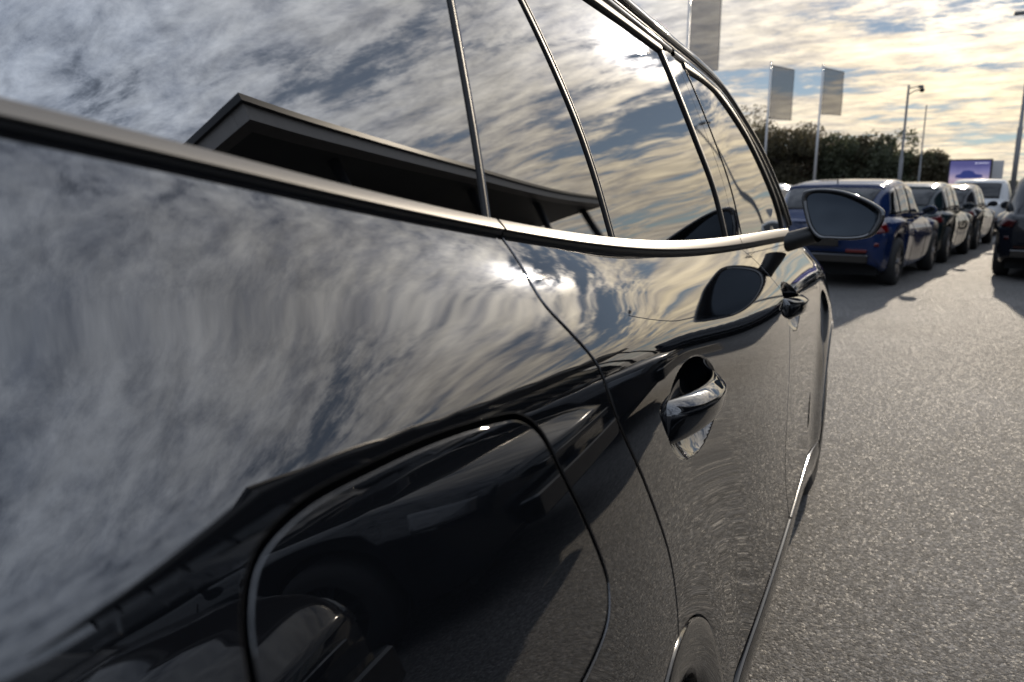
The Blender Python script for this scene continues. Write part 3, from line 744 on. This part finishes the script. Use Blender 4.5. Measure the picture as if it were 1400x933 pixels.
    c = cab(np.array([r0+.01]), np.array([0.]))[0]; k = MB(); k.tube([(0, c[1]-.02, c[2]+.01), (-.28, c[1]+.02, c[2]+.045)], .008, 6); k.build('rear_wiper', 'seal', root)
    c = cab(np.array([r1+.05]), np.array([0.]))[0]; k = MB(); k.tube([(0, c[1], c[2]-.01), (0, c[1]-.03, c[2]+.06)], [.012, .004], 6); k.build('aerial', 'seal', root)
    # nose: grille and plate
    yf = hl+.115
    k = MB(); k.box((-hw*.60, yf-.08, .30), (hw*.60, yf+.012, .44), .012); k.build('lower_grille', 'cladding', root)
    k = MB(); k.box((-hw*.42, yf-.08, .535), (hw*.42, yf+.008, .575), .006); k.build('grille', 'gloss_black', root)
    return root
def place(o, x, y, heading, z=0.0):
    """heading in degrees from +Y towards +X"""
    o.location = (x, y, z); o.rotation_euler = (0, 0, R(-heading)); return o
ROW = 'cars parked nose to tail beyond the black car'
def rr_at(o, x, y, hd, L=3.95, W=1.74, wb=2.50):
    """put the right rear wheel at (x, y)"""
    h = R(hd); lx, ly = W/2-.01, -wb/2-.02
    return place(o, x-(lx*math.cos(h)+ly*math.sin(h)), y-(-lx*math.sin(h)+ly*math.cos(h)), hd)
SIDE = 'cars parked beside the showroom'
rr_at(make_car('blue hatchback with a red tail light, partly hidden by the door mirror', ROW, (.007, .017, .058)), 0.0, 11.45, 11.2)
rr_at(make_car('dark green-black hatchback parked directly in front of the blue one', ROW, (.010, .018, .020)), .77, 15.60, 11.0)
rr_at(make_car('dark hatchback third in the row, just before the white off-roader', ROW, (.016, .016, .018)), 1.52, 19.65, 11.0)
place(make_car('white off-roader with a dark rear window at the far end of the row', ROW, (.55, .55, .54), L=4.3, W=1.82, H=1.68, wb=2.6, suv=1.0), 2.15, 28.2, 8)
place(make_car('white car half hidden behind the windscreen pillar and the blue hatchback', 'cars in the next row', (.50, .51, .52)), -2.80, 17.9, 11)
place(make_car('black off-roader cut off by the right edge, seen from its left rear corner', 'cars beside the lane', (.006, .007, .010), L=4.4, W=1.86, H=1.58, wb=2.68, suv=.6, mrim='rim_dark', lamp='dark_red_lamp'), 2.42, 14.85, 9)
for yy_, lb, cc in ((1.45, 'dark car parked nose-on beside the camera, mirrored at the lower left of the black flank', (.012, .012, .014)),
                    (3.85, 'dark car parked nose-on, mirrored in the charge flap of the black car', (.010, .011, .013)),
                    (6.25, 'dark car parked nose-on, mirrored in front of the rear door gap of the black car', (.014, .013, .013))):
    place(make_car(lb, SIDE, cc, L=4.2, W=1.80, H=1.52, suv=.4, mrim='rim_dark'), 3.32, yy_, 270)
place(make_car('unseen black car added to darken the reflections in the parked row, ahead of the black off-roader', 'cars beside the lane', (.006, .006, .007), H=1.50, mrim='rim_dark', lamp='dark_red_lamp'), 3.75, 19.9, 10)  # added out of view so the row's flanks reflect something dark
place(make_car('second unseen black car added for dark reflections, ahead of the black off-roader', 'cars beside the lane', (.007, .007, .008), H=1.50, mrim='rim_dark', lamp='dark_red_lamp'), 4.45, 24.3, 10)  # another added car out of view, darkening the same flank reflections
# ------------------------------------------------------------------ ground
def asphalt():
    m = bpy.data.materials.new('asphalt'); m.use_nodes = True; nt = m.node_tree; p = nt.nodes['Principled BSDF']
    N = lambda t, **k: [setattr(n, a, b) for n in [nt.nodes.new(t)] for a, b in k.items()] and n if False else nt.nodes.new(t)
    tc = nt.nodes.new('ShaderNodeTexCoord'); L = nt.links.new
    vo = nt.nodes.new('ShaderNodeTexVoronoi'); vo.inputs['Scale'].default_value = 125; L(tc.outputs['Object'], vo.inputs['Vector'])
    v2 = nt.nodes.new('ShaderNodeTexVoronoi'); v2.inputs['Scale'].default_value = 260; L(tc.outputs['Object'], v2.inputs['Vector'])
    no = nt.nodes.new('ShaderNodeTexNoise'); no.inputs['Scale'].default_value = .55; no.inputs['Detail'].default_value = 8; L(tc.outputs['Object'], no.inputs['Vector'])
    sx = nt.nodes.new('ShaderNodeSeparateColor'); L(vo.outputs['Color'], sx.inputs[0])
    r = nt.nodes.new('ShaderNodeValToRGB'); L(sx.outputs[0], r.inputs[0]); e = r.color_ramp.elements
    e[0].position = 0; e[0].color = (.032, .030, .028, 1); e[1].position = 1; e[1].color = (.20, .19, .18, 1)
    k = r.color_ramp.elements.new(.55); k.color = (.082, .078, .073, 1); k = r.color_ramp.elements.new(.9); k.color = (.132, .125, .117, 1)
    mr = nt.nodes.new('ShaderNodeMapRange'); L(no.outputs[0], mr.inputs[0]); mr.inputs[1].default_value = .3; mr.inputs[2].default_value = .7; mr.inputs[3].default_value = .72; mr.inputs[4].default_value = 1.25
    sc = nt.nodes.new('ShaderNodeVectorMath'); sc.operation = 'SCALE'; L(r.outputs[0], sc.inputs[0]); L(mr.outputs[0], sc.inputs['Scale'])
    L(sc.outputs[0], p.inputs['Base Color'])
    rg = nt.nodes.new('ShaderNodeMapRange'); L(sx.outputs[1], rg.inputs[0]); rg.inputs[1].default_value = .0; rg.inputs[2].default_value = .25; rg.inputs[3].default_value = .55; rg.inputs[4].default_value = .85
    L(rg.outputs[0], p.inputs['Roughness'])
    ad = nt.nodes.new('ShaderNodeMath'); ad.operation = 'ADD'; L(vo.outputs['Distance'], ad.inputs[0]); L(v2.outputs['Distance'], ad.inputs[1])
    b = nt.nodes.new('ShaderNodeBump'); b.invert = True; b.inputs['Strength'].default_value = .7; b.inputs['Distance'].default_value = .0035; L(ad.outputs[0], b.inputs['Height'])
    L(b.outputs[0], p.inputs['Normal']); p.inputs['Specular IOR Level'].default_value = .3
    return m
M['asphalt'] = asphalt()
g = mesh_obj('ground', [(-900, -900, 0), (900, -900, 0), (900, 900, 0), (-900, 900, 0)], [(0, 1, 2, 3)], 'asphalt', None, False); g['kind'] = 'structure'

# ------------------------------------------------------------------ showroom mirrored in the windows
M['coping'] = mat('dark_metal_coping', (.012, .012, .013), .35, metal=.5)
M['fascia'] = mat('grey_fascia', (.20, .185, .17), .5, var=.06)
M['soffit'] = mat('dark_soffit', (.05, .048, .046), .6)
M['shop_glass'] = mat('showroom_glass', (.004, .005, .006), .02, ior=1.6)
M['mullion'] = mat('dark_mullion', (.02, .02, .022), .4)
show = empty('showroom', (4.02, 6.45, 0), R(-6.0)); tag(show, 'dark flat-roofed showroom with an overhanging roof, mirrored in the car windows', 'building')
BL, BD, BH = 19.6, 13.0, 4.40
k = MB(); k.box((-.06, -.06, BH-.09), (BD+.06, BL+.06, BH)); k.build('coping', 'coping', show)
for a, b in (((0, 0, BH-.30), (.25, BL, BH-.093)), ((.253, 0, BH-.30), (BD, .25, BH-.093)), ((.253, BL-.25, BH-.30), (BD, BL, BH-.093))):
    k = MB(); k.box(a, b); k.build('fascia', 'fascia', show)
k = MB(); k.box((.253, .253, BH-.28), (BD, BL-.253, BH-.12)); k.build('roof', 'soffit', show)
k = MB(); k.box((2.2, 2.2, 0), (BD-.2, BL-1, .35)); k.build('plinth', 'mullion', show)
for i in range(8):
    y0 = 2.25+i*2.05
    k = MB(); k.box((2.22, y0, .352), (2.26, y0+1.95, BH-.29)); k.build('pane', 'shop_glass', show)
    k = MB(); k.box((2.16, y0+1.95, .352), (2.30, y0+2.05, BH-.29)); k.build('mullion', 'mullion', show)
for i in range(5):
    x0 = 2.4+i*2.05
    k = MB(); k.box((x0, 2.22, .352), (x0+1.95, 2.26, BH-.29)); k.build('pane', 'shop_glass', show)
    k = MB(); k.box((x0+1.95, 2.16, .352), (x0+2.05, 2.30, BH-.29)); k.build('mullion', 'mullion', show)
k = MB(); k.box((2.5, 2.5, .352), (BD-.4, BL-1.2, BH-.31)); k.build('interior', 'soffit', show)
for y in (2.4, 8.0, 13.5, 18.8):
    k = MB(); k.tube([(.5, y, 0), (.5, y, BH-.283)], .10, 16); k.build('column', 'mullion', show, True)

for o in show.children:                       # its end wall stands askew
    for v in o.data.vertices: v.co.y += .42*v.co.x

# ------------------------------------------------------------------ flags, lamps, billboard
M['pole'] = mat('white_pole', (.42, .41, .40), .35, metal=.3)
M['dark_pole'] = mat('galvanised_pole', (.13, .13, .13), .5, metal=.5, var=.1)
def flag_mat():
    m = bpy.data.materials.new('mesh_flag_cloth'); m.use_nodes = True; nt = m.node_tree; nt.nodes.clear()
    d = nt.nodes.new('ShaderNodeBsdfDiffuse'); d.inputs[0].default_value = (.045, .045, .048, 1)
    t = nt.nodes.new('ShaderNodeBsdfTranslucent'); t.inputs[0].default_value = (.035, .035, .038, 1)
    tr = nt.nodes.new('ShaderNodeBsdfTransparent'); a = nt.nodes.new('ShaderNodeMixShader'); b = nt.nodes.new('ShaderNodeMixShader'); o = nt.nodes.new('ShaderNodeOutputMaterial')
    nt.links.new(d.outputs[0], a.inputs[1]); nt.links.new(t.outputs[0], a.inputs[2]); nt.links.new(a.outputs[0], b.inputs[1]); nt.links.new(tr.outputs[0], b.inputs[2])
    a.inputs[0].default_value = .5; b.inputs[0].default_value = .28; nt.links.new(b.outputs[0], o.inputs[0]); return m
M['flag'] = flag_mat(); M['flag_hem'] = mat('flag_hem', (.10, .10, .11), .8)
def flag(x, y, ztop, zbot, wx, drop, ang, label, seed):
    r_ = empty('flag_pole', (x, y, 0)); tag(r_, label, 'flag', 'banner flags on tall poles')
    k = MB(); k.tube([(0, 0, 0), (0, 0, ztop*.5), (0, 0, ztop+.12)], [.075, .06, .04], 12); k.build('pole', 'pole', r_, True)
    k = MB(); k.tube([(0, 0, ztop+.12), (0, 0, ztop+.2)], [.05, .02], 10); k.build('finial', 'pole', r_, True)
    ca, sa = math.cos(R(ang)), math.sin(R(ang))
    k = MB(); k.tube([(0, 0, ztop), (wx*ca, wx*sa, ztop-drop)], .022, 8); k.build('arm', 'flag_hem', r_, True)
    n, m_ = 16, 30; P = np.zeros((n, m_, 3)); rnd = random.Random(seed)
    for i in range(n):
        for j in range(m_):
            s, t = .02+.98*i/(n-1), j/(m_-1); z = (ztop-drop*s)*(1-t)+(zbot-drop*.42*s)*t
            wv = .11*math.sin(5*s+4*t+seed)*(.3+.7*t)*s+.05*math.sin(9*t+6*s+seed*2)*s
            P[i, j] = (.06*ca+wx*.97*s*ca-wv*sa, .06*sa+wx*.97*s*sa+wv*ca, z)
    c = grid_obj('cloth', P, n, m_, 'flag', r_)
    for nm, pts in (('hem', P[:, -1]), ('hem', P[-1, :]), ('hem', P[0, :])):
        k = MB(); k.tube([tuple(p) for p in pts], .014, 5); k.build(nm, 'flag_hem', c, True)
    return r_
flag(-7.75, 28.98, 8.30, 5.75, 1.12, .10, 12, 'large grey banner flag nearest the black car, its top cut off', 1)
flag(-7.05, 43.44, 7.95, 5.18, 1.18, .30, 10, 'tall grey banner flag in the middle of three', 2)
flag(-4.47, 43.78, 7.68, 5.34, 1.02, .26, 12, 'smaller grey banner flag on the right of three', 3)
def lamp_post(x, y, h, r0, label, heads, kind='lamp'):
    r_ = empty('street_lamp' if kind == 'lamp' else 'metal_mast', (x, y, 0)); tag(r_, label, 'lamp' if kind == 'lamp' else 'mast', None)
    k = MB(); k.tube([(0, 0, 0), (0, 0, h*.45), (0, 0, h*.452), (0, 0, h)], [r0, r0, r0*.72, r0*.55], 12); k.build('pole', 'dark_pole', r_, True)
    k = MB(); k.box((-r0*1.8, -r0*1.8, 0), (r0*1.8, r0*1.8, .03)); k.build('base_plate', 'dark_pole', r_)
    for (dx, dz, w) in heads:
        k = MB(); k.tube([(0, 0, h-.12+dz*.5), (dx*.55, 0, h-.05+dz), (dx, 0, h+dz)], [.035, .03, .03], 8); a = k.build('arm', 'dark_pole', r_, True)
        k = MB(); k.box((min(dx, dx+w), -.16, h+dz-.10), (max(dx, dx+w), .16, h+dz+.05), .03); k.build('lamp_head', 'dark_pole', r_)
    return r_
fl = lamp_post(-.43, 50, 7.30, .11, 'dark lamp post with a floodlight bracket standing before the trees', [(.48, -.10, .28)])
lamp_post(.57, 50, 6.15, .06, 'thin bare mast right of the floodlight post', [], 'mast')
lamp_post(4.66, 44.8, 9.70, .12, 'lamp post leaning out of the right edge of the picture', [(-.35, .0, -.5)])
lamp_post(-15.3, 58.0, 11.0, .10, 'distant lamp post seen through the largest flag', [(-.9, 0, -.5)])
k = MB(); k.tube([(.0, 0, 6.75), (.30, 0, 6.95), (.62, 0, 7.02)], .03, 8); k.build('bracket', 'dark_pole', fl, True)
k = MB(); k.lathe_x([(-.13, .001), (-.11, .07), (-.04, .12), (.04, .12), (.11, .07), (.13, .001)], 16, (.70, 0, 6.98)); k.build('camera_dome', 'coping', fl, True)
def screen_mat():
    m = bpy.data.materials.new('led_screen_picture'); m.use_nodes = True; nt = m.node_tree; nt.nodes.clear(); L = nt.links.new
    tc = nt.nodes.new('ShaderNodeTexCoord'); s = nt.nodes.new('ShaderNodeSeparateXYZ'); L(tc.outputs['Generated'], s.inputs[0])
    no = nt.nodes.new('ShaderNodeTexNoise'); no.inputs['Scale'].default_value = 3.0; no.inputs['Detail'].default_value = 5; L(tc.outputs['Generated'], no.inputs['Vector'])
    a = nt.nodes.new('ShaderNodeMath'); a.operation = 'MULTIPLY_ADD'; L(no.outputs[0], a.inputs[0]); a.inputs[1].default_value = .22; L(s.outputs[2], a.inputs[2])
    r = nt.nodes.new('ShaderNodeValToRGB'); L(a.outputs[0], r.inputs[0]); e = r.color_ramp.elements
    e[0].position = .05; e[0].color = (.20, .16, .26, 1); e[1].position = 1.0; e[1].color = (.09, .09, .24, 1)
    for p, c in ((.30, (.22, .13, .16, 1)), (.42, (.30, .22, .30, 1)), (.58, (.42, .34, .44, 1)), (.8, (.20, .19, .38, 1))):
        k = e.new(p); k.color = c
    em = nt.nodes.new('ShaderNodeEmission'); L(r.outputs[0], em.inputs[0]); em.inputs[1].default_value = .8
    o = nt.nodes.new('ShaderNodeOutputMaterial'); L(em.outputs[0], o.inputs[0]); return m
M['screen'] = screen_mat(); M['screen_blue'] = mat('screen_blue', (.01, .012, .06), .6, emit=(.02, .03, .14), estr=.8); M['screen_pale'] = mat('screen_pale', (.3, .3, .4), .6, emit=(.6, .6, .75), estr=.6)
bb = empty('advertising_screen', (4.28, 70, 0), R(-3)); tag(bb, 'large advertising screen showing a blue car on a violet landscape', 'billboard')
k = MB(); k.box((-1.50, -.02, .85), (1.50, .35, 3.84), .03); k.build('casing', 'coping', bb)
k = MB(); k.box((-1.36, -.04, .98), (1.36, -.023, 3.72)); sc_ = k.build('screen', 'screen', bb)
def outline(pts, y0, y1, name, m, parent):
    n = len(pts); v = [(x, y0, z) for x, z in pts]+[(x, y1, z) for x, z in pts]
    return mesh_obj(name, v, [tuple(range(n)), tuple(range(2*n-1, n-1, -1))]+[(i, i+n, (i+1) % n+n, (i+1) % n) for i in range(n)], m, parent, False)
outline([(-.95, 2.42), (-.90, 2.62), (-.62, 2.70), (-.42, 2.95), (-.05, 2.98), (.25, 2.90), (.42, 2.70), (.85, 2.62), (.95, 2.45), (.55, 2.36), (-.5, 2.34)], -.048, -.042, 'pictured_car', 'screen_blue', bb)
k = MB(); k.box((.32, -.048, 3.47), (.46, -.042, 3.56)); k.box((.52, -.048, 3.49), (1.22, -.042, 3.545)); k.build('pictured_lettering', 'screen_pale', bb)
for x in (-1.1, 1.1):
    k = MB(); k.box((x-.1, .05, 0), (x+.1, .25, .853)); k.build('post', 'dark_pole', bb)
sb = empty('grey_panel', (6.35, 71.5, 0)); tag(sb, 'narrow grey panel standing edge-on behind the advertising screen', 'panel')
k = MB(); k.box((-.42, 0, 1.0), (.32, .3, 3.75), .03); k.build('board', 'pole', sb)
k = MB(); k.box((-.1, .05, 0), (.1, .25, 1.003)); k.build('post', 'dark_pole', sb)

# ------------------------------------------------------------------ trees
def leaf_mat(name, c):
    m = bpy.data.materials.new(name); m.use_nodes = True; nt = m.node_tree; p = nt.nodes['Principled BSDF']; L = nt.links.new
    oi = nt.nodes.new('ShaderNodeNewGeometry'); r = nt.nodes.new('ShaderNodeMapRange'); L(oi.outputs['Random Per Island'], r.inputs[0]); r.inputs[3].default_value = .55; r.inputs[4].default_value = 1.5
    s = nt.nodes.new('ShaderNodeVectorMath'); s.operation = 'SCALE'; s.inputs[0].default_value = c; L(r.outputs[0], s.inputs['Scale']); L(s.outputs[0], p.inputs['Base Color'])
    p.inputs['Roughness'].default_value = .7
    t = nt.nodes.new('ShaderNodeBsdfTranslucent'); L(s.outputs[0], t.inputs[0]); x = nt.nodes.new('ShaderNodeMixShader'); x.inputs[0].default_value = .45
    L(p.outputs[0], x.inputs[1]); L(t.outputs[0], x.inputs[2]); L(x.outputs[0], nt.nodes['Material Output'].inputs[0]); return m
M['leaf_a'] = leaf_mat('leaf_green', (.055, .062, .032)); M['leaf_b'] = leaf_mat('leaf_olive', (.075, .064, .034)); M['leaf_c'] = leaf_mat('leaf_russet', (.095, .062, .036))
M['bark'] = mat('bark', (.05, .04, .032), .9, var=.3)
def crown_mesh(rnd, rx, rz, zc, n, leaf):
    lobes = [(rnd.uniform(-.6, .6)*rx, rnd.uniform(-.6, .6)*rx, zc+rnd.uniform(-.75, .75)*rz, rnd.uniform(.30, .52)*rx) for _ in range(28)]
    v, f = [], []
    for i in range(n):
        lx, ly, lz, lr = rnd.choice(lobes); d = Vector((rnd.gauss(0, 1), rnd.gauss(0, 1), rnd.gauss(0, 1))).normalized(); p = Vector((lx, ly, lz))+d*lr*rnd.uniform(.55, 1.06)
        if p.z < .2: p.z = rnd.uniform(.2, .8)
        a = Vector((rnd.gauss(0, 1), rnd.gauss(0, 1), rnd.gauss(0, 1))).normalized(); b = a.orthogonal().normalized()*leaf*rnd.uniform(.6, 1.3); c = a.cross(b).normalized()*leaf*rnd.uniform(.4, .8)
        k = len(v); v += [p-b, p+c*.8, p+b, p-c*.8]; f.append((k, k+1, k+2, k+3))
    return v, f
def tree(x, y, h, rx, m, label, seed):
    rnd = random.Random(seed); r_ = empty('broadleaf_tree', (x, y, 0)); tag(r_, label, 'tree', 'trees behind the car park')
    k = MB(); k.tube([(0, 0, 0), (.1, 0, h*.25), (0, .1, h*.55), (.05, 0, h*.85)], [.24, .19, .12, .03], 10)
    for _ in range(6):
        a = rnd.uniform(0, 6.28); z = h*rnd.uniform(.25, .6); l = rx*rnd.uniform(.5, .8); k.tube([(0, 0, z), (l*.5*math.cos(a), l*.5*math.sin(a), z+l*.35), (l*math.cos(a), l*math.sin(a), z+l*.6)], [.09, .06, .02], 6)
    k.build('trunk', 'bark', r_, True)
    v, f = crown_mesh(rnd, rx*1.28, h*rnd.uniform(.40, .54), h*.49, 10000, .17)
    mesh_obj('crown', v, f, m, r_, False)
TREES = [(-21.5, 80, 10.5, 3.8, 'leaf_a', 'tall dark tree partly hidden behind the windscreen pillar'),
         (-16.0, 79, 9.4, 3.6, 'leaf_b', 'olive tree showing just right of the windscreen pillar'),
         (-12.9, 83, 7.4, 2.6, 'leaf_c', 'russet-brown tree behind the middle flag pole'),
         (-10.6, 79, 7.9, 2.7, 'leaf_b', 'rounded olive tree between the two farther flag poles'),
         (-8.0, 82, 7.6, 2.5, 'leaf_c', 'brownish tree behind the right flag pole'),
         (-5.9, 79, 6.6, 2.3, 'leaf_a', 'dark green tree just right of the right flag pole'),
         (-3.9, 81, 6.9, 2.3, 'leaf_b', 'olive tree midway between flag pole and floodlight post'),
         (-1.9, 79, 6.9, 2.3, 'leaf_a', 'dark tree left of the floodlight post'),
         (.1, 81, 6.1, 2.1, 'leaf_a', 'low dark tree behind the floodlight post'),
         (1.7, 80, 5.1, 1.8, 'leaf_b', 'low olive tree right of the bare mast'),
         (3.3, 82, 4.1, 1.6, 'leaf_a', 'lowest bushy tree beside the advertising screen')]
for i, (x, y, h, rx, m, lb) in enumerate(TREES): tree(x, y, h, rx, m, lb, 30+i)
def bush(x, y, h, rx, m, label, seed):
    rnd = random.Random(seed); r_ = empty('shrub', (x, y, 0)); tag(r_, label, 'shrub', 'shrubs along the far edge')
    k = MB(); k.tube([(0, 0, 0), (0, 0, h*.6)], [.08, .03], 8); k.build('stem', 'bark', r_, True)
    v, f = crown_mesh(rnd, rx, h*.42, h*.5, 1500, .16); mesh_obj('foliage', v, f, m, r_, False)
bush(7.6, 74, 2.5, 1.0, 'leaf_a', 'small dark shrub right of the advertising screen', 71)
bush(9.6, 76, 1.9, 1.2, 'leaf_b', 'low shrub left of the right-hand lamp post', 72)
bush(11.0, 64, 2.9, 1.5, 'leaf_a', 'shrub behind the right-hand lamp post', 73)
